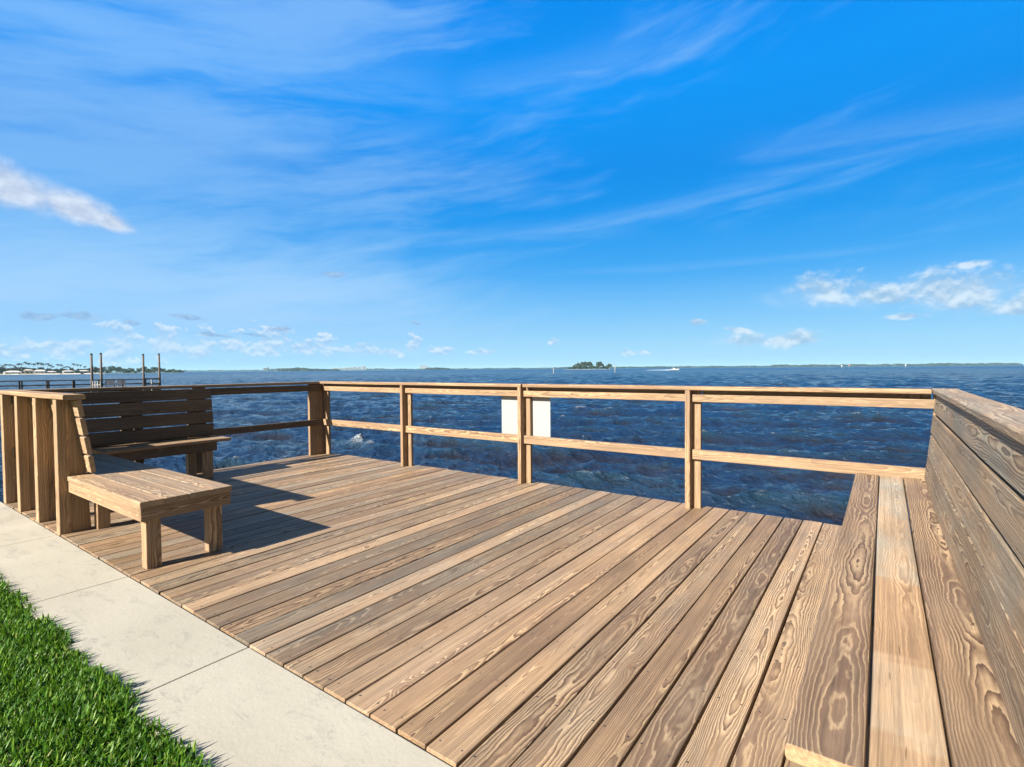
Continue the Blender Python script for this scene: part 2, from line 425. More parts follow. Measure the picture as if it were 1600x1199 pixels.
for a, b in zip(xs[:-1], xs[1:]):
    mb.board(((a+b)/2, (.745+1.243)/2, -.055), YA, XA, ZA, 1.243-.745, b-a-.007, .10, (1, 0, 0), r=.005, wob=0, seg=3)
tag(mb.build("sidewalk", CONC), kind="structure")
soil = simple("soil", (.06, .05, .03), .95, .3, 4)
mb = MB()
def sheet(mb, x0, x1, y0, y1, z):
    b = len(mb.v); mb.v += [(x0, y0, z), (x1, y0, z), (x1, y1, z), (x0, y1, z)]; mb.f.append((b, b+1, b+2, b+3))
gm, t, bs = mat("lawn_ground")
co = t.add('ShaderNodeTexCoord').outputs['Object']
t.put(bs.inputs['Base Color'], t.mix(t.lin(t.noise(co, 22, 5, .7), .35, .65), (.02, .05, .008), (.06, .13, .02))); bs.inputs['Roughness'].default_value = .95
sheet(mb, -8000, 8000, -7500, .74, -.03); tag(mb.build("lawn_ground", gm), kind="structure")
mb = MB(); sheet(mb, -8000, 8000, .74, 1.18, -.112); tag(mb.build("ground", soil), kind="structure")
mb = MB(); mb.board((0, 1.195, -1.12), ZA, XA, YA, 2.0, 400, .10, (1, 0, 0), r=.01, wob=0, seg=10)
mb.board((0, 1.20, -.135), ZA, XA, YA, .03, 400, .09, (1, 0, 0), r=.003, wob=0, seg=10)
tag(mb.build("seawall", simple("wall_concrete", (.33, .31, .27), .9, .2, 2)), "grey concrete seawall under the walk at the edge of the water", "wall")

# grass blades -------------------------------------------------------------
def grass():
    def region(n, x0, x1, y0, y1):
        return np.stack([rng.uniform(x0, x1, n), rng.uniform(y0, y1, n)], 1)
    P = np.concatenate([region(62000, -6.2, -1.1, -.15, .775), region(22000, -3.4, -1.1, .0, .775), region(16000, -9, 1.8, -1.4, .775)])
    # ragged edge
    edge = .765+.022*np.sin(P[:, 0]*9)+.018*np.sin(P[:, 0]*23+1)+rng.normal(0, .010, len(P))
    P = P[P[:, 1] < edge]; n = len(P)
    L = rng.uniform(.032, .070, n)*(1-.15*np.sin(P[:, 0]*7+P[:, 1]*5)); w = rng.uniform(.0024, .0056, n)
    az = rng.uniform(0, 2*np.pi, n); lean = np.abs(rng.normal(.45, .3, n)).clip(.05, 1.25)
    d = np.stack([np.cos(az), np.sin(az)], 1); s = np.stack([-d[:, 1], d[:, 0]], 1)
    V = np.zeros((n, 7, 3)); 
    for j, (fr, wf) in enumerate(((0, .8), (.4, 1.), (.75, .7), (1., 0))):
        ang = lean*(.35+.9*fr)
        hx = L*fr*np.sin(ang); hz = L*fr*np.cos(ang)-.028
        base = np.concatenate([P+d*hx[:, None], hz[:, None]], 1)
        if j < 3:
            off = np.concatenate([s*(w*wf)[:, None], np.zeros((n, 1))], 1)
            V[:, 2*j] = base-off; V[:, 2*j+1] = base+off
        else: V[:, 6] = base
    me = bpy.data.meshes.new("grass")
    nv = n*7; me.vertices.add(nv); me.vertices.foreach_set('co', V.reshape(-1).astype(np.float32))
    i0 = (np.arange(n)*7)[:, None]
    q = np.concatenate([i0+np.array([[0, 1, 3, 2]]), i0+np.array([[2, 3, 5, 4]]), i0+np.array([[4, 5, 6]])], 1)
    me.loops.add(n*11); me.loops.foreach_set('vertex_index', q.reshape(-1).astype(np.int32))
    me.polygons.add(n*3)
    ls = (np.arange(n)*11)[:, None]+np.array([[0, 4, 8]]); me.polygons.foreach_set('loop_start', ls.reshape(-1).astype(np.int32))
    a = me.attributes.new('rnd', 'FLOAT', 'POINT'); a.data.foreach_set('value', np.repeat(rng.uniform(0, 1, n), 7).astype(np.float32))
    me.update(); me.validate()
    mt, t, bs = mat("grass_blades")
    rn = t.attr('rnd').outputs['Fac']
    co = t.add('ShaderNodeTexCoord').outputs['Object']
    pn = t.noise(co, 5., 3, .6)
    c = t.ramp(rn, [(0, (.018, .07, .004)), (.35, (.045, .14, .008)), (.75, (.12, .25, .014)), (.95, (.22, .34, .04)), (1., (.30, .25, .11))])
    c = t.mix(t.lin(pn, .35, .65, 0, .5), c, (.035, .11, .008))
    t.put(bs.inputs['Base Color'], c); bs.inputs['Roughness'].default_value = .5; bs.inputs['Specular IOR Level'].default_value = .3
    tr = t.add('ShaderNodeBsdfTranslucent'); t.put(tr.inputs[0], t.mix(.5, c, (.12, .24, .01)))
    ms = t.add('ShaderNodeMixShader'); ms.inputs[0].default_value = .3
    t.l.new(bs.outputs[0], ms.inputs[1]); t.l.new(tr.outputs[0], ms.inputs[2])
    out = [q for q in t.n if q.type == 'OUTPUT_MATERIAL'][0]; t.l.new(ms.outputs[0], out.inputs[0])
    me.materials.append(mt)
    o = bpy.data.objects.new("grass", me); COL.objects.link(o); tag(o, kind="stuff", label="thick green lawn grass spilling over the edge of the concrete walk", cat="grass")
grass()

# ------------------------------------------------------------------ sea
SEA = -1.3
def polar(az, r, z=SEA): return (r*math.sin(R(az)), r*math.cos(R(az)), z)
def sea():
    na = 1560; azs = np.linspace(R(-92), R(92), na)
    rs = [1.4]
    while rs[-1] < 420: rs.append(rs[-1]*1.0062+.002)
    while rs[-1] < 8000: rs.append(rs[-1]*1.25)
    rs = np.array(rs, dtype=np.float32); nr = len(rs)
    Rr, A = np.meshgrid(rs, azs.astype(np.float32), indexing='ij')
    X = Rr*np.sin(A); Y = Rr*np.cos(A); Z = np.zeros_like(X); DX = np.zeros_like(X); DY = np.zeros_like(X)
    wind = R(-22+180)            # waves run in towards the deck
    g = np.random.default_rng(5)
    nw = 112
    lam = np.exp(g.uniform(np.log(.22), np.log(3.2), nw)); lam[:7] = g.uniform(3.5, 7., 7)
    for i in range(nw):
        k = 2*np.pi/lam[i]; th = wind+g.normal(0, .62 if lam[i] < 2 else .42)
        amp = .0080*lam[i]**.55
        if i < 7: amp = .030
        kx, ky = k*math.sin(th), k*math.cos(th); ph = g.uniform(0, 6.283)
        att = np.clip(1.7-Rr*.0062*2.6/lam[i], 0, 1)
        p = (X*kx+Y*ky+ph).astype(np.float32)
        s, c = np.sin(p), np.cos(p)
        Z += amp*att*c
        DX += -amp*att*s*kx/k; DY += -amp*att*s*ky/k
    # one breaking crest ahead of the deck
    fx, fy, _ = polar(-51.6, 18.2)
    u = (X-fx)*math.cos(R(-20))+(Y-fy)*math.sin(R(-20)); v = -(X-fx)*math.sin(R(-20))+(Y-fy)*math.cos(R(-20))
    bump = np.exp(-(u/1.7)**2-(v/.42)**2)
    Z += .20*bump
    far = np.clip((Rr-25)/120, 0, 1)
    zt = np.quantile(Z[:500], 0.9985); foam = np.clip((Z-zt)/.05, 0, 1)*.55*(1-far*.3)
    rag = g.random((X.shape[0]//4+2, X.shape[1]//4+2)).astype(np.float32).repeat(4, 0).repeat(4, 1)[:X.shape[0], :X.shape[1]]
    splash = np.exp(-((u+.25)/.70)**2-((v+.02)/.15)**2)*(.45+.75*rag)
    foam = np.maximum(foam, np.clip(splash*1.25, 0, 1))
    jag = g.random(X.shape).astype(np.float32)
    Z += np.where(splash > .3, (jag*.5+rag*.8)*splash*.16, 0)
    X2 = X+DX; Y2 = Y+DY
    co = np.stack([X2, Y2, Z+SEA], -1).reshape(-1).astype(np.float32)
    me = bpy.data.meshes.new("sea_water"); me.vertices.add(nr*na); me.vertices.foreach_set('co', co)
    i = np.arange(nr-1)[:, None]*na+np.arange(na-1)[None, :]
    q = np.stack([i, i+na, i+na+1, i+1], -1).reshape(-1).astype(np.int32)
    nf = (nr-1)*(na-1); me.loops.add(nf*4); me.loops.foreach_set('vertex_index', q); me.polygons.add(nf)
    me.polygons.foreach_set('loop_start', (np.arange(nf)*4).astype(np.int32))
    me.polygons.foreach_set('use_smooth', np.ones(nf, dtype=bool))
    a = me.attributes.new('foam', 'FLOAT', 'POINT'); a.data.foreach_set('value', foam.reshape(-1).astype(np.float32))
    a = me.attributes.new('hgt', 'FLOAT', 'POINT'); a.data.foreach_set('value', Z.reshape(-1).astype(np.float32))
    a = me.attributes.new('rng', 'FLOAT', 'POINT'); a.data.foreach_set('value', Rr.reshape(-1).astype(np.float32))
    me.update()
    mt, t, bs = mat("sea_water")
    co = t.add('ShaderNodeTexCoord').outputs['Object']
    mp = t.add('ShaderNodeMapping'); t.put(mp.inputs[0], co); mp.inputs['Rotation'].default_value = (0, 0, R(-22)); mp.inputs['Scale'].default_value = (.5, 1, 1)
    v = mp.outputs[0]
    rg = t.attr('rng').outputs['Fac']; fo = t.attr('foam').outputs['Fac']; hg = t.attr('hgt').outputs['Fac']
    n1 = t.noise(v, 9., 5, .62, .3); n2 = t.noise(v, 2.0, 6, .6, .2); n3 = t.noise(v, .35, 5, .6, .2)
    farf = t.sm(rg, 40, 260)
    h = t.m('ADD', t.m('MULTIPLY', n1, .15), t.m('MULTIPLY', t.m('MULTIPLY', n2, .42), t.lin(rg, 5, 120, .45, 1.)))
    h = t.m('ADD', h, t.m('MULTIPLY', t.m('MULTIPLY', n3, 1.7), farf))
    b = t.add('ShaderNodeBump'); b.inputs['Distance'].default_value = 1.; b.inputs['Strength'].default_value = 1.; t.put(b.inputs['Height'], h)
    t.put(bs.inputs['Normal'], b.outputs[0])
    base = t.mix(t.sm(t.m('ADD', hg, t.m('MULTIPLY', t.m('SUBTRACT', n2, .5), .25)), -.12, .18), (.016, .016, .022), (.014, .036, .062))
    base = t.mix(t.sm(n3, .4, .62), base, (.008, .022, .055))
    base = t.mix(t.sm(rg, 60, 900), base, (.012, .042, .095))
    # foam flecks and painted glints
    fn = t.noise(v, 26., 5, .75); fl = t.noise(t.vm('MULTIPLY', co, (1., 1., 1.)), .9, 6, .7)
    ff = t.m('MULTIPLY', fo, t.sm(fn, .36, .62), clamp=True)
    fcore = t.sm(fo, .75, 1.0); ff = t.m('MAXIMUM', ff, t.m('MULTIPLY', fcore, t.sm(fn, .38, .56)))
    caps = t.m('MULTIPLY', t.m('MULTIPLY', t.sm(t.noise(v, .6, 7, .72), .70, .76), t.sm(rg, 30, 90)), .8)
    ff = t.m('MAXIMUM', ff, caps)
    gl = t.m('MULTIPLY', t.m('MULTIPLY', t.sm(t.noise(v, 6.5, 7, .7, .4), .60, .70), t.sm(hg, .02, .12)), .32)  # pale glints near the crests, painted into the water colour
    ff = t.m('MAXIMUM', ff, gl)
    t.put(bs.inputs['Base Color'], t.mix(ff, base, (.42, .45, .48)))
    t.put(bs.inputs['Roughness'], t.m('MAXIMUM', t.lin(rg, 20, 700, .05, .3), t.m('MULTIPLY', ff, .8)))
    bs.inputs['IOR'].default_value = 1.333
    me.materials.append(mt)
    o = bpy.data.objects.new("sea_water", me); COL.objects.link(o); tag(o, kind="structure")
sea()

# ------------------------------------------------------------------ foliage helpers
def leafmat(name, c0, c1):
    mt, t, bs = mat(name)
    r = t.attr('wc').outputs['Vector']
    c = t.mix(t.xyz(r)[0], c0, c1); t.put(bs.inputs['Base Color'], c); bs.inputs['Roughness'].default_value = .7
    tr = t.add('ShaderNodeBsdfTranslucent'); t.put(tr.inputs[0], c); ms = t.add('ShaderNodeMixShader'); ms.inputs[0].default_value = .2
    t.l.new(bs.outputs[0], ms.inputs[1]); t.l.new(tr.outputs[0], ms.inputs[2])
    out = [q for q in t.n if q.type == 'OUTPUT_MATERIAL'][0]; t.l.new(ms.outputs[0], out.inputs[0])
    return mt
LEAF = leafmat("mangrove_leaves", (.004, .011, .005), (.010, .026, .011))
LEAF2 = leafmat("island_leaves", (.012, .028, .007), (.042, .075, .018))
PALM = leafmat("palm_leaves", (.010, .018, .008), (.03, .045, .016))
BARK = simple("bark", (.20, .16, .12), .9, .3, 2)
def leaves(mb, c, rad, n, size, squash=.75):
    for _ in range(n):
        d = Vector((random.gauss(0, 1), random.gauss(0, 1), random.gauss(0, 1))).normalized()
        q = d*(random.uniform(.45, 1.)**.6)
        p = Vector(c)+Vector((q.x*rad[0], q.y*rad[1], q.z*rad[2]))
        a = Vector((random.gauss(0, 1), random.gauss(0, 1), random.gauss(0, squash))).normalized()
        b = a.orthogonal().normalized(); b = (Matrix.Rotation(random.uniform(0, 6.28), 3, a) @ b); cc = a.cross(b)
        s1 = size*random.uniform(.6, 1.3); s2 = s1*random.uniform(.45, .8); k = len(mb.v)
        mb.v += [tuple(p-b*s1), tuple(p-cc*s2), tuple(p+b*s1), tuple(p+cc*s2)]; mb.f.append((k, k+1, k+2, k+3))
        tone = random.uniform(0, 1); mb.wc += [(tone, 0, 0)]*4; mb.ti += [(1, 0, 0)]*4
def make_tree(name, cat, label, group, h, w, lm, lobes=7, n=60, size=.5, low=.15):
    o = thing(name, label, cat, (0, 0, 0), group)
    tr = MB(); tr.tube([(0, 0, -.6), (.1, 0, h*.3), (-.1, .1, h*.62)], [w*.05, w*.035, w*.02], 6)
    for k in range(4):
        a = random.uniform(0, 6.28); tr.tube([(0, 0, h*random.uniform(.25, .45)), (math.cos(a)*w*.28, math.sin(a)*w*.28, h*.7)], [w*.02, w*.008], 5)
    tr.build("trunk", BARK, o, True)
    cr = MB()
    for k in range(lobes):
        a = random.uniform(0, 6.28); rr = random.uniform(0, .33)*w; z = random.uniform(low+.12, .85)*h
        s = random.uniform(.16, .26)
        leaves(cr, (math.cos(a)*rr, math.sin(a)*rr, z), (w*s, w*s, h*s*.75), n, size)
    cr.build("crown", lm, o)
    return o
def make_palm(label, group, h):
    o = thing("palm_tree", label, "palm", (0, 0, 0), group)
    tr = MB(); tr.tube([(0, 0, -.5), (.15, 0, h*.5), (.3, .1, h)], [.22, .17, .14], 7); tr.build("trunk", BARK, o, True)
    cr = MB()
    for k in range(17):
        a = k*2.4+random.uniform(-.3, .3); el = random.uniform(-.35, 1.1); L = random.uniform(2.4, 3.3)
        p = Vector((.3, .1, h)); d = Vector((math.cos(a)*math.cos(el), math.sin(a)*math.cos(el), math.sin(el)))
        s = Vector((-math.sin(a), math.cos(a), 0)); prev = None
        for j in range(6):
            wd = (.12, .42, .5, .42, .28, .04)[j]; k0 = len(cr.v)
            cr.v += [tuple(p-s*wd-Vector((0, 0, wd*.5))), tuple(p), tuple(p+s*wd-Vector((0, 0, wd*.5)))]; cr.wc += [(random.random(), 0, 0)]*3; cr.ti += [(1, 0, 0)]*3
            if j: cr.f += [(k0-3, k0-2, k0+1, k0), (k0-2, k0-1, k0+2, k0+1)]
            p = p+d*L/5; d = (d+Vector((0, 0, -.33))).normalized()
    cr.build("crown", PALM, o)
    return o
used = set()
def place(proto, loc, rz=None, sc=1., label=None, sz=None):
    o = proto if proto.name not in used else copy_tree(proto)
    used.add(proto.name); used.add(o.name)
    o.location = loc; o.rotation_euler = (0, 0, random.uniform(0, 6.28) if rz is None else rz)
    o.scale = (sc, sc, sz if sz else sc)
    if label: o['label'] = label
    return o
# range for a bearing, given the depth along the view
def rd(az, depth): return depth/math.cos(R(az+35.56))
GZ = SEA+.5
def island_mesh(name, pts, mat_, z=GZ, kind='structure'):
    # low bank of land: outline of (bearing, range) points
    mb = MB(); n = len(pts); base = [Vector(polar(a, r, SEA-.5)) for a, r in pts]; c = sum(base, Vector())/n
    top = [Vector((b.x, b.y, z))*1 for b in base]; top = [c+(t_-c)*.97 for t_ in top]
    for q in top: q.z = z
    b0 = [tuple(q) for q in base]; b1 = [tuple(q) for q in top]
    mb.v = b0+b1; mb.f = [(i, (i+1) % n, n+(i+1) % n, n+i) for i in range(n)]+[tuple(range(n, 2*n))]
    return tag(mb.build(name, mat_), kind=kind)
BANK = simple("sandy_bank", (.30, .27, .20), .95, .25, .05)
ISL = simple("green_bank", (.09, .12, .05), .95, .3, .08)

# ---- left shore: palms, round trees, houses behind a pale seawall
island_mesh("left_shore", [(-88, 900), (-74.5, rd(-74.5, 640)), (-73.5, rd(-73.5, 660)), (-73.5, 1250), (-88, 1500)], BANK, SEA+1.0)
g = "palms standing on the left shore"
palms = [make_palm("tall thin palm rising above the dense trees on the far left shore", g, h) for h in (9.5, 11.5, 10.3)]
g2 = "round trees along the left shore"
rts = [make_tree("shore_tree", "tree", "dark round tree in the row on the far left shore", g2, h, w, LEAF, 8, 45, .75) for h, w in ((7.5, 9), (6.3, 11), (8.5, 8))]
az = -81.5
while az < -74.2:
    dep = random.uniform(665, 700); k = random.randrange(3)
    place(rts[k], polar(az, rd(az, dep), SEA+.8), sc=random.uniform(.95, 1.3)*(1. if az < -77.5 else .8)); az += random.uniform(.12, .20)
az = -81.3
while az < -74.3:
    place(rts[random.randrange(3)], polar(az, rd(az, random.uniform(628, 655)), SEA+.6), sc=random.uniform(.28, .5)); az += random.uniform(.12, .5)
az = -81.
while az < -74.8:
    dep = random.uniform(640, 700); place(palms[random.randrange(3)], polar(az, rd(az, dep), SEA+.8), sc=random.uniform(.95, 1.2)*(1.08 if az < -77 else .85)); az += random.uniform(.13, .30)
HW = simple("white_stucco", (.46, .45, .42), .8, .05, .3); RF = simple("pale_roof", (.62, .60, .56), .7, .1, .5); GL = simple("window_glass", (.03, .04, .05), .15, .2, 1.); TAN = simple("tan_stucco", (.52, .45, .36), .8, .05, .3)
def house(az, dep, w, d, h, rh, label, wall=HW, roof=RF):
    loc = polar(az, rd(az, dep), SEA+.9); o = thing("house", label, "house", (0, 0, 0))
    h *= .62; rh *= .62; w *= .8
    mb = MB(); mb.box((0, 0, h/2), (w, d, h), r=.02); mb.build("wall", wall, o)
    mb = MB(); e = .6; k = len(mb.v)
    mb.v = [(-w/2-e, -d/2-e, h), (w/2+e, -d/2-e, h), (w/2+e, d/2+e, h), (-w/2-e, d/2+e, h), (-w*.22, 0, h+rh), (w*.22, 0, h+rh)]
    mb.f = [(0, 1, 5, 4), (1, 2, 5), (2, 3, 4, 5), (3, 0, 4), (3, 2, 1, 0)]; mb.build("roof", roof, o)
    for sx in range(max(2, int(w/4))):
        x = -w/2+w*(sx+.5)/max(2, int(w/4))
        for s in (-1, 1):
            m2 = MB(); m2.box((x, s*(d/2+.02), h*.5), (1.3, .08, 1.1), r=.01); m2.build("window", GL, o)
    o.location = loc; o.rotation_euler = (0, 0, R(-az+random.uniform(-10, 10)))
house(-79.35, 622, 19, 10, 3.6, 2.6, "wide white house with a low roof nearest the left frame edge on the far shore")
house(-77.75, 632, 13, 9, 5.2, 2.6, "taller white house with a hipped roof among palms on the far left shore")
house(-77.1, 640, 12, 8, 3.4, 1.6, "small pale house right of the hipped white house on the far left shore", TAN)
house(-76.0, 650, 13, 8, 4.5, 1.5, "low white house half hidden in trees on the left shore", HW)
house(-75.0, 655, 12, 8, 4.8, 1.6, "white house nearest the boat lift piles on the far left shore", HW)
house(-78.45, 655, 10, 8, 7, 2., "pale house behind the trees between two white shore houses", TAN)
mb = MB()
for a0, a1, dp in ((-80.5, -79.0, 612), (-78.3, -76.5, 622), (-76.4, -75.2, 632), (-75.1, -74.4, 640)):
    p = Vector(polar(a0, rd(a0, dp), SEA+.55)); q = Vector(polar(a1, rd(a1, dp), SEA+.55)); dd = (q-p)
    mb.board((p+q)/2, ZA, dd.normalized(), Vector((dd.y, -dd.x, 0)).normalized(), 1.0, dd.length, .5, (1, 0, 0), r=.02, wob=0, seg=20)
tag(mb.build("shore_seawall", HW), "long low white seawall along the edge of the far left shore", "wall")

# ---- mangrove point behind the boat lift
island_mesh("mangrove_point", [(-76, rd(-76, 820)), (-67.9, rd(-67.9, 850)), (-67.6, rd(-67.6, 880)), (-69, 1400), (-76, 1450)], ISL, SEA+.35)
gm_ = "mangroves on the point behind the boat lift"
mts = [make_tree("mangrove_tree", "tree", "bushy green mangrove on the wooded point behind the boat lift", gm_, h, w, LEAF2, 9, 55, .9, .0) for h, w in ((11, 15), (9, 13), (12.5, 13))]
prof = [(-74.6, 1.), (-73.6, .95), (-72.6, 1.), (-71.8, .75), (-71.3, .62), (-70.7, 1.05), (-70.2, 1.12), (-69.7, .78), (-69.2, .62), (-68.5, .5), (-67.75, .3)]
az = -74.6
while az < -67.75:
    hs = np.interp(az, [p[0] for p in prof], [p[1] for p in prof]); dep = random.uniform(865, 900)
    place(mts[random.randrange(3)], polar(az, rd(az, dep), SEA+.3), sc=.5+hs*.45, sz=hs*1.02*random.uniform(.85, 1.1)); az += random.uniform(.22, .38)*(.6+.4*hs)

# ---- small island with taller trees
island_mesh("small_island", [(-29.7, rd(-29.7, 895)), (-27, rd(-27, 885)), (-24.8, rd(-24.8, 895)), (-24.9, rd(-24.9, 925)), (-27, rd(-27, 940)), (-29.6, rd(-29.6, 925))], BANK, SEA+.3)
gi = "trees on the small island"
its = [make_tree("island_tree", "tree", "grey-green tree standing in the dense clump on the small island", gi, h, w, LEAF2, 8, 60, .8, lw) for h, w, lw in ((13.5, 11, .1), (11.5, 12, .05), (14.5, 9, .3), (6, 13, 0.))]
for az, k, s in ((-28.7, 1, .85), (-28.4, 0, .88), (-28.05, 1, 1.05), (-27.75, 0, .98), (-27.45, 0, 1.02), (-27.2, 2, .98), (-26.95, 0, 1.0), (-26.6, 3, 1.1), (-26.25, 3, 1.2), (-26.1, 2, .98), (-25.95, 2, 1.0), (-25.7, 0, .82), (-25.35, 3, 1.), (-25.2, 1, .78), (-24.98, 2, .72), (-24.85, 2, .68), (-29.2, 3, .7), (-28.8, 3, .9), (-28.2, 3, 1.), (-27.5, 3, 1.), (-26.9, 3, 1.), (-25.6, 3, .9)):
    place(its[k], polar(az, rd(az, random.uniform(902, 920)), SEA+.25), sc=s*1.04)

# ---- far shores (distant wood read as one mass)
def far_wood(name, label, segs):
    mb = MB()
    for (a0, a1, dep, h0, h1) in segs:
        n = int(abs(a1-a0)*R(1)*dep/16)+2
        for i in range(n):
            a = a0+(a1-a0)*(i+random.random())/n; hh = random.uniform(h0, h1)*(1+.12*math.sin(a*2.1)+.06*math.sin(a*7.7)); dp = dep*random.uniform(1., 1.02)
            c = Vector(polar(a, rd(a, dp), SEA)); rr = random.uniform(14, 34)
            k = len(mb.v); m_ = 7; tone = random.random()
            for L, (zf, rf) in enumerate(((-.1, 1.), (.45, 1.05), (.8, .75), (1., .25))):
                for j in range(m_):
                    q = 2*math.pi*j/m_; jr = rr*rf*random.uniform(.8, 1.15); mb.v.append((c.x+math.cos(q)*jr, c.y+math.sin(q)*jr, SEA+hh*zf*random.uniform(.93, 1.05)))
            for L in range(3):
                for j in range(m_): mb.f.append((k+L*m_+j, k+L*m_+(j+1) % m_, k+(L+1)*m_+(j+1) % m_, k+(L+1)*m_+j))
            mb.f.append(tuple(k+3*m_+j for j in range(m_))); mb.wc += [(tone, 0, 0)]*(4*m_); mb.ti += [(1, 0, 0)]*(4*m_)
    o = mb.build(name, LEAF, None); tag(o, label, "woodland", kind="stuff")
far_wood("far_woodland", "low wooded shoreline spread along the right half of the horizon", [(-49, -30, 3300, 5, 8), (-31, -8, 3000, 8, 10), (-9, 14, 2800, 11, 13), (3, 6, 2750, 13, 15.5), (7, 8.5, 2750, 13, 15)])
far_wood("distant_woodland", "thin line of wooded coast on the left half of the horizon", [(-68, -60, 4600, 8, 12), (-60.5, -57.5, 3600, 13, 19), (-58, -49, 4300, 9, 14), (-44.9, -42.5, 2700, 9, 12)])
far_wood("mangrove_islet", "dark low mangrove islet on the horizon left of the railing corner", [(-59.3, -57.7, 2100, 10, 13), (-58.3, -57.0, 2100, 12, 17), (-57.2, -54.6, 2120, 7, 10)])
def tower(az, dep, w, h, fl, label, wall=HW):
    o = thing("apartment_block", label, "building", (0, 0, 0)); loc = polar(az, rd(az, dep), SEA)
    mb = MB(); mb.box((0, 0, h/2), (w, w*.6, h), r=.05); mb.build("wall", wall, o)
    mb = MB()
    for k in range(fl): mb.box((0, -w*.3-.3, h*(k+.55)/fl), (w*.86, .5, h/fl*.42), r=.02)
    mb.build("window", GL, o)
    mb = MB(); mb.box((w*.1, 0, h+1.5), (w*.35, w*.35, 3), r=.05); mb.box((0, 0, h+.3), (w+1, w*.6+1, .6), r=.05); mb.build("roof", RF, o)
    o.location = loc; o.rotation_euler = (0, 0, R(-az))
lbls = [(-60.9, 3500, 26, 20, 6, "white block alone at the left of the dark mangrove islet on the horizon"),
(-60.65, 3520, 14, 24, 7, "narrow white block right beside the lone block left of the mangrove islet"),
(-54.6, 4100, 26, 12, 3, "leftmost low white building of the distant cluster on the horizon"),
(-54.2, 4100, 40, 19, 5, "wide white building second from the left in the distant cluster"),
(-53.6, 4100, 36, 17, 5, "pale block third from the left in the distant horizon cluster"),
(-53.1, 4050, 42, 21, 6, "wide white block fourth from the left in the distant horizon cluster"),
(-52.7, 4050, 28, 22, 6, "white block in the middle right of the distant horizon cluster"),
(-52.3, 4100, 24, 26, 7, "narrow white block left of the two tallest blocks of the cluster"),
(-51.85, 4100, 26, 28, 8, "tall white block second from the right in the distant cluster"),
(-51.4, 4100, 30, 30, 8, "tallest white block at the right end of the distant cluster")]
for L in lbls: tower(*L)
for az, h, lb_ in ((-45.45, 34, "first of four slim pale towers in a row on the horizon, at the left"), (-45.25, 36, "second from the left of four slim pale towers on the horizon"), (-45.02, 36, "third from the left of four slim pale towers on the horizon"), (-44.8, 33, "rightmost of four slim pale towers in a row on the horizon")):
    tower(az, 4000, 11, h, 9, lb_, TAN if h == 34 else HW)

# ---- channel markers
PILE = simple("old_pile", (.13, .11, .095), .9, .3, 6); PALE = simple("pale_pile", (.28, .26, .23), .8, .15, 4)
def marker(az, dep, h, label, board=None):
    o = thing("channel_marker", label, "channel marker", (0, 0, 0))
    mb = MB(); mb.tube([(0, 0, -1.), (0, 0, h)], [.22, .18], 10); mb.build("pile", PALE, o, True)
    mb = MB(); mb.tube([(0, 0, h), (0, 0, h+.12), (0, 0, h+.5)], [.24, .24, .02], 10); mb.build("cap", PILE, o)
    if board:
        for s in (-1, 1):
            mb = MB(); mb.box((s*.24*0, s*.26, h-.9), (1.2, .04, 1.2), r=.01); mb.build("board", board, o)
    o.location = polar(az, rd(az, dep)); o.rotation_euler = (0, 0, R(-az))
marker(-30.98, 265, 2.9, "short bare pile marker in the water just left of the small island")
marker(-24.35, 265, 4.1, "tall pale pile marker in the water just right of the small island")
RED = simple("red_board", (.45, .06, .04), .6, .1, 3)
marker(1.54, 640, 4.2, "white marker post on the far water at the right of the horizon", HW)
marker(-3.2, 640, 4.0, "white marker post left of the red-topped one on the far water", HW)
marker(-2.62, 700, 5.0, "marker post with a reddish board beside the white one on the far water", RED)

# ---- boats
def boat(az, dep, L, label, rz, wake=0):
    o = thing("motor_boat", label, "boat", (0, 0, 0))
    mb = MB(); st = []
    for i in range(9):
        u = i/8; x = -L/2+L*u; hw = L*.15*(1-max(0, u-.45)**2*3.2); hw = max(hw, .03); zt = .9+.5*u*u; zb = -.25+.5*max(0, u-.6)**2
        st.append([(x, -hw, zt), (x, -hw*.75, zb+.2), (x, 0, zb), (x, hw*.75, zb+.2), (x, hw, zt), (x, 0, zt-.05)])
    mb.quadring(st, [[(0, 0, 0)]*6]*9, (1, 0, 0)); mb.build("hull", HW, o)
    mb = MB(); mb.box((-L*.05, 0, 1.35), (L*.22, L*.16, .9), r=.05); mb.build("cabin", HW, o)
    mb = MB(); mb.box((.02*L, 0, 1.55), (L*.10, L*.165, .35), r=.03); mb.build("window", GL, o)
    mb = MB(); mb.box((-L*.08, 0, 2.55), (L*.34, L*.22, .08), r=.02)
    for sx in (-.22, .06):
        for sy in (-1, 1): mb.tube([(L*sx, sy*L*.09, 1.), (L*sx, sy*L*.09, 2.53)], .04, 6)
    mb.build("canopy", HW, o)
    mb = MB(); mb.box((-L/2-.2, 0, .7), (.5, .5, 1.), r=.05); mb.build("outboard_motor", GL, o)
    o.location = polar(az, rd(az, dep), SEA+.1); o.rotation_euler = (0, 0, rz)
    if wake:
        FO = simple("wake_foam", (.8, .85, .9), .9, .05, 2)
        mb = MB(); ca, sa = math.cos(rz), math.sin(rz); bx_ = Vector(o.location)
        n = 60; rings = []
        for i in range(n+1):
            u = i/n; x = -L/2+2.5-u*wake; w_ = (.8+2.4*u)*random.uniform(.7, 1.1); zz_ = .30*(1-u*.6)*random.uniform(.5, 1.2)
            rings.append([(bx_.x+ca*x-sa*y, bx_.y+sa*x+ca*y, SEA+z) for y, z in ((-w_, -.1), (-w_*.5, zz_), (0, zz_*.6), (w_*.5, zz_), (w_, -.1))])
        mb.quadring(rings, [[(0, 0, 0)]*5]*(n+1), (1, 0, 0)); tag(mb.build("wake", FO), "white foam trail behind the motor boat right of the small island", "wake", kind="stuff")
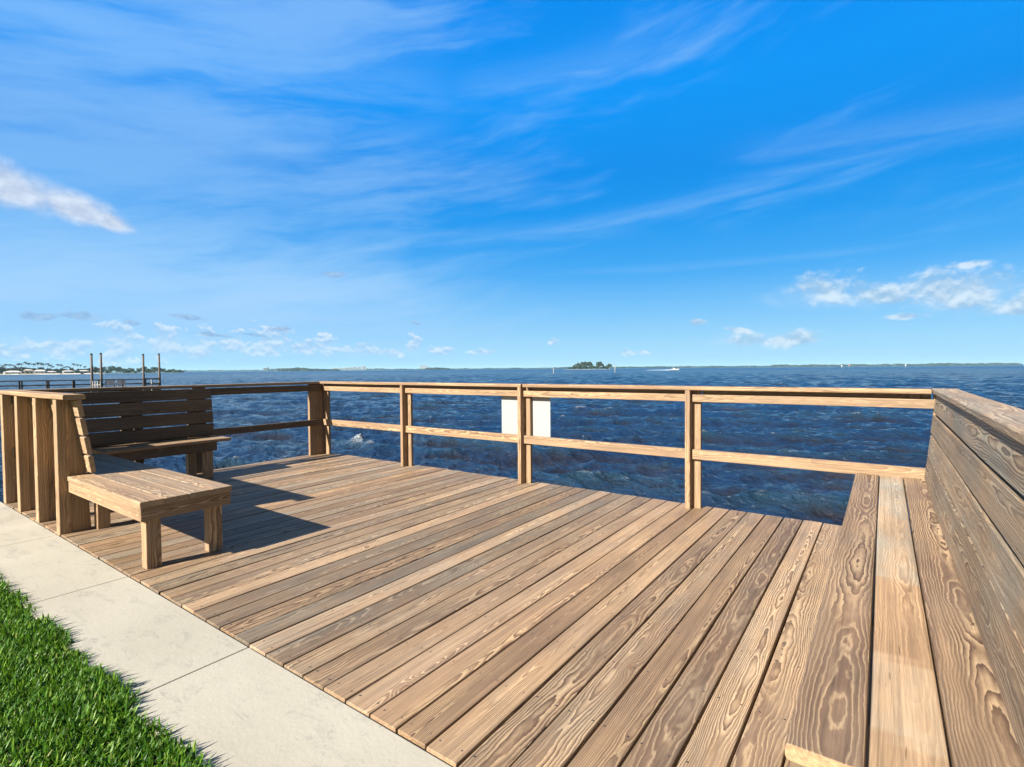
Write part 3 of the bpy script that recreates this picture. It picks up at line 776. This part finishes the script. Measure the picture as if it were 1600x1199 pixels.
boat(-18.2, 520, 8.5, "white motor boat with canopy crossing right of the small island, trailing foam", R(20), 26)

# ---- neighbouring pier on the left
PW_ = simple("pier_timber", (.05, .038, .032), .9, .3, 3)
PL_ = simple("pale_timber", (.36, .34, .31), .85, .2, 3)
A0 = Vector((-78.4, 1.3, 0)); A1 = Vector((-70.1, 26.1, 0)); ad = (A1-A0).normalized(); an = Vector((ad.y, -ad.x, 0))  # an points to the camera side
LEN = (A1-A0).length
pier = thing("neighbour_pier", "dark narrow timber pier with handrails reaching out from the left", "pier", tuple(A0))
def pb(mb, s0, s1, off, z, wu, tw): mb.board(A0+ad*(s0+s1)/2+an*off+Vector((0, 0, z)), ZA, ad, an, wu, s1-s0, tw, (1, 0, 0), r=.004, wob=.002)
mb = MB()
n = int(LEN/.16)
for i in range(n): mb.board(A0+ad*(i+.5)*.16+Vector((0, 0, -.66)), ad, an, ZA, .15, 1.5, .04, (1, 0, 0), r=.004, wob=0, seg=2)
mb.build("deck_boards", PW_, pier)
for off in (.72, -.72):
    for z, w_ in ((.40, .10), (-.10, .11)):
        mb = MB(); pb(mb, 0, LEN, off, z, w_, .06); mb.build("rail", PW_, pier)
    s = 1.0
    while s < LEN:
        p = A0+ad*s+an*off; mb = MB(); mb.box((p.x, p.y, -.75), (.13, .13, 2.3), r=.01); mb.build("post", PW_, pier); s += 2.15
mb = MB()
for off in (.6, -.6): pb(mb, 0, LEN, off, -.80, .24, .06)
mb.build("joists", PW_, pier)
def bearing_pt(az, dep, z): return Vector(polar(az, rd(az, dep), z))
gl = "tall piles of the boat lift"
for az, dep, zt, lab in ((-74.47, 57, 3.2, "leftmost of the four tall boat lift piles"), (-73.83, 58.5, 3.3, "second tall boat lift pile from the left"), (-70.85, 60, 3.2, "third tall boat lift pile, left of the last"), (-69.66, 61.5, 3.3, "rightmost of the four tall boat lift piles")):
    p = bearing_pt(az, dep, 0); o = thing("lift_pile", lab, "pile", (p.x, p.y, SEA), gl)
    mb = MB(); lean = random.uniform(-.06, .06)
    mb.tube([(p.x, p.y, -2.3), (p.x+lean*.5, p.y, 1.), (p.x+lean, p.y, zt)], [.14, .12, .10], 12); mb.build("shaft", PILE, o, True)
    mb = MB(); mb.tube([(p.x+lean, p.y, zt-.02), (p.x+lean, p.y, zt+.05), (p.x+lean, p.y, zt+.16)], [.13, .13, .02], 12); mb.build("cap", GL, o)
p = bearing_pt(-70.85, 60, 0); q = bearing_pt(-69.66, 61.5, 0); dd = (q-p)
o = thing("lift_cradle", "pale horizontal beams between the two right boat lift piles", "boat lift", (p.x, p.y, SEA))
for z, w_ in ((.48, .12), (-.22, .12)):
    mb = MB(); mb.board((p+q)/2+Vector((0, 0, z)), ZA, dd.normalized(), an, w_, dd.length, .08, (1, 0, 0), wob=0); mb.build("beam", PL_, o)
mb = MB(); mb.box(((p.x+q.x)/2, (p.y+q.y)/2, -.7), (.12, .12, 2.2), r=.01); mb.build("upright", PL_, o)
o = thing("baluster_gate", "short pale baluster screen on the pier between the two left lift piles", "gate", tuple(bearing_pt(-74.2, 56.5, -.64)))
for k in range(4):
    pp = bearing_pt(-74.40+k*.17, 56.5, 0); mb = MB(); mb.box((pp.x, pp.y, -.20), (.10, .10, 1.0), r=.005); mb.build("baluster", PL_, o)
pa, pc = bearing_pt(-74.45, 56.5, -.1), bearing_pt(-73.86, 56.5, -.1); mb = MB(); mb.board((pa+pc)/2, ZA, (pc-pa).normalized(), an, .08, (pc-pa).length, .05, (1, 0, 0), wob=0); mb.build("rail", PL_, o)
for nm, a0, a1, lab in (("pier_bench", -73.6, -72.9, "dark slatted bench on the pier right of the second lift pile"), ("pier_bench", -72.75, -72.15, "dark bench with pale trim at the middle of the pier between the pile pairs")):
    pa, pc = bearing_pt(a0, 57.5, 0), bearing_pt(a1, 57.8, 0); dr = (pc-pa).normalized(); L_ = (pc-pa).length; cc = (pa+pc)/2
    o = thing(nm, lab, "bench", (cc.x, cc.y, -.64))
    mb = MB()
    for z in (-.05, .12, .28): mb.board(cc+Vector((0, 0, z))-an*.22, ZA, dr, an, .12, L_, .04, (1, 0, 0), wob=0)
    mb.build("backrest", PW_, o)
    mb = MB(); mb.board(cc+Vector((0, 0, -.2)), an, dr, ZA, .45, L_, .05, (1, 0, 0), wob=0); mb.build("seat", PW_, o)
    for s in (-1, 1):
        for e in (-.18, .18):
            q = cc+dr*s*L_*.42+an*e; mb = MB(); mb.box((q.x, q.y, -.435), (.08, .08, .40), r=.005); mb.build("leg", PL_ if 'pale' in lab else PW_, o)

# ------------------------------------------------------------------ haze
hm = bpy.data.materials.new("haze"); hm.use_nodes = True
nt = hm.node_tree; nt.nodes.clear()
pv = nt.nodes.new('ShaderNodeVolumePrincipled'); pv.inputs['Color'].default_value = (.5, .82, .95, 1); pv.inputs['Density'].default_value = .00008; pv.inputs['Anisotropy'].default_value = .0
ou = nt.nodes.new('ShaderNodeOutputMaterial'); nt.links.new(pv.outputs[0], ou.inputs['Volume'])
mb = MB(); h0, h1, e = -3.6, 48, 8200
mb.v = [(x, y, z) for z in (h0, h1) for x, y in ((-e, -e), (e, -e), (e, e), (-e, e))]
mb.f = [(3, 2, 1, 0), (4, 5, 6, 7), (0, 1, 5, 4), (1, 2, 6, 5), (2, 3, 7, 6), (3, 0, 4, 7)]
tag(mb.build("haze", hm), kind="stuff")

# ------------------------------------------------------------------ sun and sky
sd = Vector((.36, 1.56, -1.)).normalized()
L = bpy.data.lights.new("sun", 'SUN'); L.energy = 5.0; L.angle = R(.55); L.color = (1., .94, .84)
lo = bpy.data.objects.new("sun", L); COL.objects.link(lo); lo.rotation_euler = sd.to_track_quat('-Z', 'Y').to_euler()
el = math.asin(-sd.z); rot = math.atan2(-sd.x, -sd.y)
w = bpy.data.worlds.new("World"); S.world = w; w.use_nodes = True
w.cycles.sampling_method = 'MANUAL'; w.cycles.sample_map_resolution = 512
t = NT(w.node_tree); t.n.clear()
sky = t.add('ShaderNodeTexSky', sky_type='NISHITA'); sky.sun_disc = False; sky.sun_elevation = el; sky.sun_rotation = rot
sky.air_density = 1.; sky.dust_density = .4; sky.ozone_density = 3.
co = t.add('ShaderNodeTexCoord').outputs['Generated']
dx, dy, dz = t.xyz(t.vm('NORMALIZE', co))
az = t.m('MULTIPLY', t.m('ARCTAN2', dx, dy), 57.2958); elv = t.m('MULTIPLY', t.m('ARCSINE', dz), 57.2958)
K = 1/(SKYS*2**EXPO)
stops = [(-5, (150, 205, 245)), (0, (174, 224, 254)), (2.5, (158, 217, 254)), (6, (122, 198, 253)), (10, (66, 172, 248)), (15, (16, 154, 243)), (20, (0, 144, 240)), (27, (0, 152, 252)), (36, (0, 140, 244)), (48, (0, 62, 140)), (90, (2, 26, 66))]  # overhead stops, out of view, darkened to cut fill light in the shadows
f = t.lin(elv, -5, 90)
rp = t.ramp(f, [((a+5)/95, srgb(*c)) for a, c in stops])
# away from the seen side the sky is dimmed and warm-tinted to deepen shadows
front = t.sm(t.m('ADD', t.m('MULTIPLY', dx, -math.sin(yaw)), t.m('MULTIPLY', dy, math.cos(yaw))), 0., .58)
skc = t.mix(1., sky.outputs[0], (.30, .26, .23), 'MULTIPLY')
base = t.mix(t.m('MULTIPLY', front, .97), skc, t.mix(1., rp, (K, K, K), 'MULTIPLY'))
P = t.com(az, elv, 0.)
def W(r, g_, b_, k=1.): return tuple(x*K*k for x in srgb(r, g_, b_))
# broad thin cirrus
sk = t.m('SUBTRACT', elv, t.m('MULTIPLY', az, .16))
warp = t.noise(t.com(t.m('MULTIPLY', az, .05), t.m('MULTIPLY', elv, .12), 2.), 1., 3, .5)
cv = t.com(t.m('MULTIPLY', az, .028), t.m('MULTIPLY', t.m('ADD', sk, t.m('MULTIPLY', warp, 5.)), .19), 0.)
c1 = t.noise(cv, 1., 8, .60, .12)
cv2 = t.com(t.m('MULTIPLY', az, .10), t.m('MULTIPLY', t.m('ADD', sk, t.m('MULTIPLY', warp, 3.)), .55), 5.)
c2 = t.noise(cv2, 1., 7, .62, .12)
big = t.noise(t.com(t.m('MULTIPLY', az, .035), t.m('MULTIPLY', elv, .05), 9.), 1., 2, .5)
leftw = t.sm(az, -20, -66, 0., 1.)
thr = t.m('ADD', t.m('MULTIPLY', leftw, .20), t.m('MULTIPLY', t.m('SUBTRACT', big, .5), .30))
cir = t.sm(t.m('ADD', t.m('ADD', t.m('MULTIPLY', c1, .72), t.m('MULTIPLY', c2, .28)), thr), .50, .80)
lowb = t.m('MULTIPLY', t.sm(elv, 16, 6), t.sm(elv, 2, 6))
cir = t.m('ADD', t.m('MULTIPLY', cir, .48), t.m('MULTIPLY', t.m('MULTIPLY', lowb, leftw), t.sm(c1, .30, .65, .14, .55)), clamp=True)
def streak(a0, e0, a1, e1, wd, amt, zoff):
    s = (e1-e0)/(a1-a0)
    d = t.m('SUBTRACT', elv, t.m('ADD', t.m('MULTIPLY', t.m('SUBTRACT', az, a0), s), e0))
    nn = t.noise(t.com(t.m('MULTIPLY', az, .09), t.m('MULTIPLY', d, .75), zoff), 1., 6, .62)
    d = t.m('ADD', d, t.m('MULTIPLY', t.m('SUBTRACT', nn, .5), wd*3.2))
    g_ = t.m('EXPONENT', t.m('MULTIPLY', t.m('MULTIPLY', d, d), -1/(wd*wd)))
    la = abs(a1-a0); win = t.m('MULTIPLY', t.sm(az, a0-la*.1, a0+la*.35), t.sm(az, a1+la*.25, a1-la*.15))
    return t.m('MULTIPLY', t.m('MULTIPLY', g_, win), t.lin(nn, .3, .7, amt*.2, amt*1.0))
for args in ((-52, 12.2, -8, 17.6, .75, .34, 1.), (-13, 20.6, 12, 19., 1.2, .26, 3.), (-58, 15.6, -34, 20.2, .5, .30, 6.), (-80, 16.5, -46, 23.8, 1.3, .34, 8.), (-45, 27.5, -20, 30.5, 1.5, .22, 12.), (-36, 10.2, 0, 10.4, .4, .22, 14.), (-78, 27, -45, 27.5, 3., .30, 21.), (-60, 13.8, -25, 14.6, 1.0, .24, 25.), (-14, 18.2, 9, 18.3, .45, .26, 28.)):
    cir = t.m('MAXIMUM', cir, streak(*args))
base = t.mix(cir, base, W(165, 212, 255, 1.))
# heaped clouds: (bearing, elevation, half width, half height, opacity, top colour, base colour)
def cfield(lst):          # union of ellipses: returns 1 - distance, and height within the cloud
    f = None
    for (a, e, wa, we, tilt) in lst:
        u = t.m('MULTIPLY', t.m('SUBTRACT', az, a), 1/wa)
        v = t.m('MULTIPLY', t.m('SUBTRACT', elv, t.m('MULTIPLY_ADD', az, tilt, e-a*tilt)), 1/we)
        d = t.m('MULTIPLY_ADD', u, u, t.m('MULTIPLY', v, v))
        d = t.m('MULTIPLY_ADD', t.m('MINIMUM', v, 0.), -.45, t.m('SQRT', d))
        f = d if f is None else t.m('MINIMUM', f, d)
    return f
def clouds(base, lst, sc_, op, top, bot, soft, z, rag, detail=7):
    v0 = t.com(t.m('MULTIPLY', az, sc_), t.m('MULTIPLY', elv, sc_*1.35), z)
    n = t.noise(v0, 1., detail, .6, .1)
    n_up = t.noise(t.vm('ADD', v0, (0., .26, 0.)), 1., 3, .6)
    f = t.m('SUBTRACT', cfield(lst), t.m('MULTIPLY', t.m('SUBTRACT', n, .46), rag))
    msk = t.m('MULTIPLY', t.sm(f, 1., 1.-soft), op)
    sh = t.sm(t.m('SUBTRACT', n, n_up), -.12, .16)
    return t.mix(msk, base, t.mix(sh, W(*bot), W(*top)))
base = clouds(base, [(-76.5, 1.9, 2.2, .9, 0), (-72.5, 2.1, 1.3, 1.8, 0), (-69.2, 2.4, 1.1, 1.7, 0), (-66.3, 2.3, 1.2, 1.4, 0), (-63.6, 2.4, 1.2, 1.3, 0), (-60.4, 2.7, 1.6, 1.6, 0), (-57.3, 2.2, 1.4, .8, 0), (-55.2, 2.9, .8, 1.5, 0), (-51.6, 2.1, 2.2, .6, 0), (-46.3, 2.6, .7, 1.2, 0), (-48.6, 1.7, 1.4, .5, 0), (-43.2, 2.0, 1.2, .5, 0), (-38.6, 1.8, 1.3, .4, 0), (-31, 2.9, .8, .4, 0), (-22, 1.6, 2., .4, 0), (-79.5, 1.5, 1.3, .7, 0)], .62, .82, (222, 240, 255), (158, 202, 244), .45, 30., 4.8)
base = clouds(base, [(-77.8, 4.5, 1.4, .45, 0), (-75.0, 4.7, 1.6, .5, 0), (-67.4, 5.0, 1.5, .33, -.12), (-71.6, 4.3, .8, .4, -.3), (-59.4, 4.1, 1.6, .4, 0), (-65.3, 3.4, 1.8, .28, -.1), (-54.2, 9.8, 1.5, .4, 0), (-61.8, 3.5, 1.3, .2, -.1), (-46, 5.0, .8, .2, -.2)], .8, .62, (170, 200, 234), (128, 166, 210), .6, 8., 2.3, 5)
base = clouds(base, [(-79.6, 14.2, 5.2, 2.5, -.2), (-75.2, 13.4, 3.6, 2.0, -.22), (-73., 12.7, 2.2, 1.2, -.25)], .30, .93, (224, 236, 252), (192, 208, 232), .7, 1., .8, 4)
base = clouds(base, [(-3.5, 6.0, 7.5, 2.0, -.08), (6.0, 5.2, 8., 2.4, -.1), (-10, 2.6, 6., 1.4, 0), (-70, 2.2, 14, 1.8, 0), (-52, 2.0, 12, 1.3, 0)], .20, .42, (196, 228, 254), (176, 216, 250), 1.1, 50., 1.6, 6)
base = clouds(base, [(-4.6, 7.0, 3.0, 1.9, -.1), (-.8, 6.2, 3.6, 1.7, -.1), (4.6, 6.0, 4.8, 2.1, -.15), (9.0, 4.5, 3., 1.3, 0), (-8.5, 2.5, 3.8, 1.1, 0), (-11.8, 3.6, 1.5, .35, -.2), (1.4, 4.3, 2.0, .4, 0), (-16, 4.6, 1., .3, 0), (5.5, 8.2, 1.5, .5, 0)], .36, .86, (222, 240, 254), (160, 197, 230), .8, 4., 2.8)
bg = t.add('ShaderNodeBackground'); t.put(bg.inputs[0], base); bg.inputs[1].default_value = SKYS
ow = t.add('ShaderNodeOutputWorld'); t.l.new(bg.outputs[0], ow.inputs[0])

S.view_settings.view_transform = 'Standard'; S.view_settings.look = 'None'; S.view_settings.exposure = EXPO; S.view_settings.gamma = 1
S.cycles.use_denoising = True
S.cycles.max_bounces = 6; S.cycles.volume_bounces = 0; S.cycles.transparent_max_bounces = 8
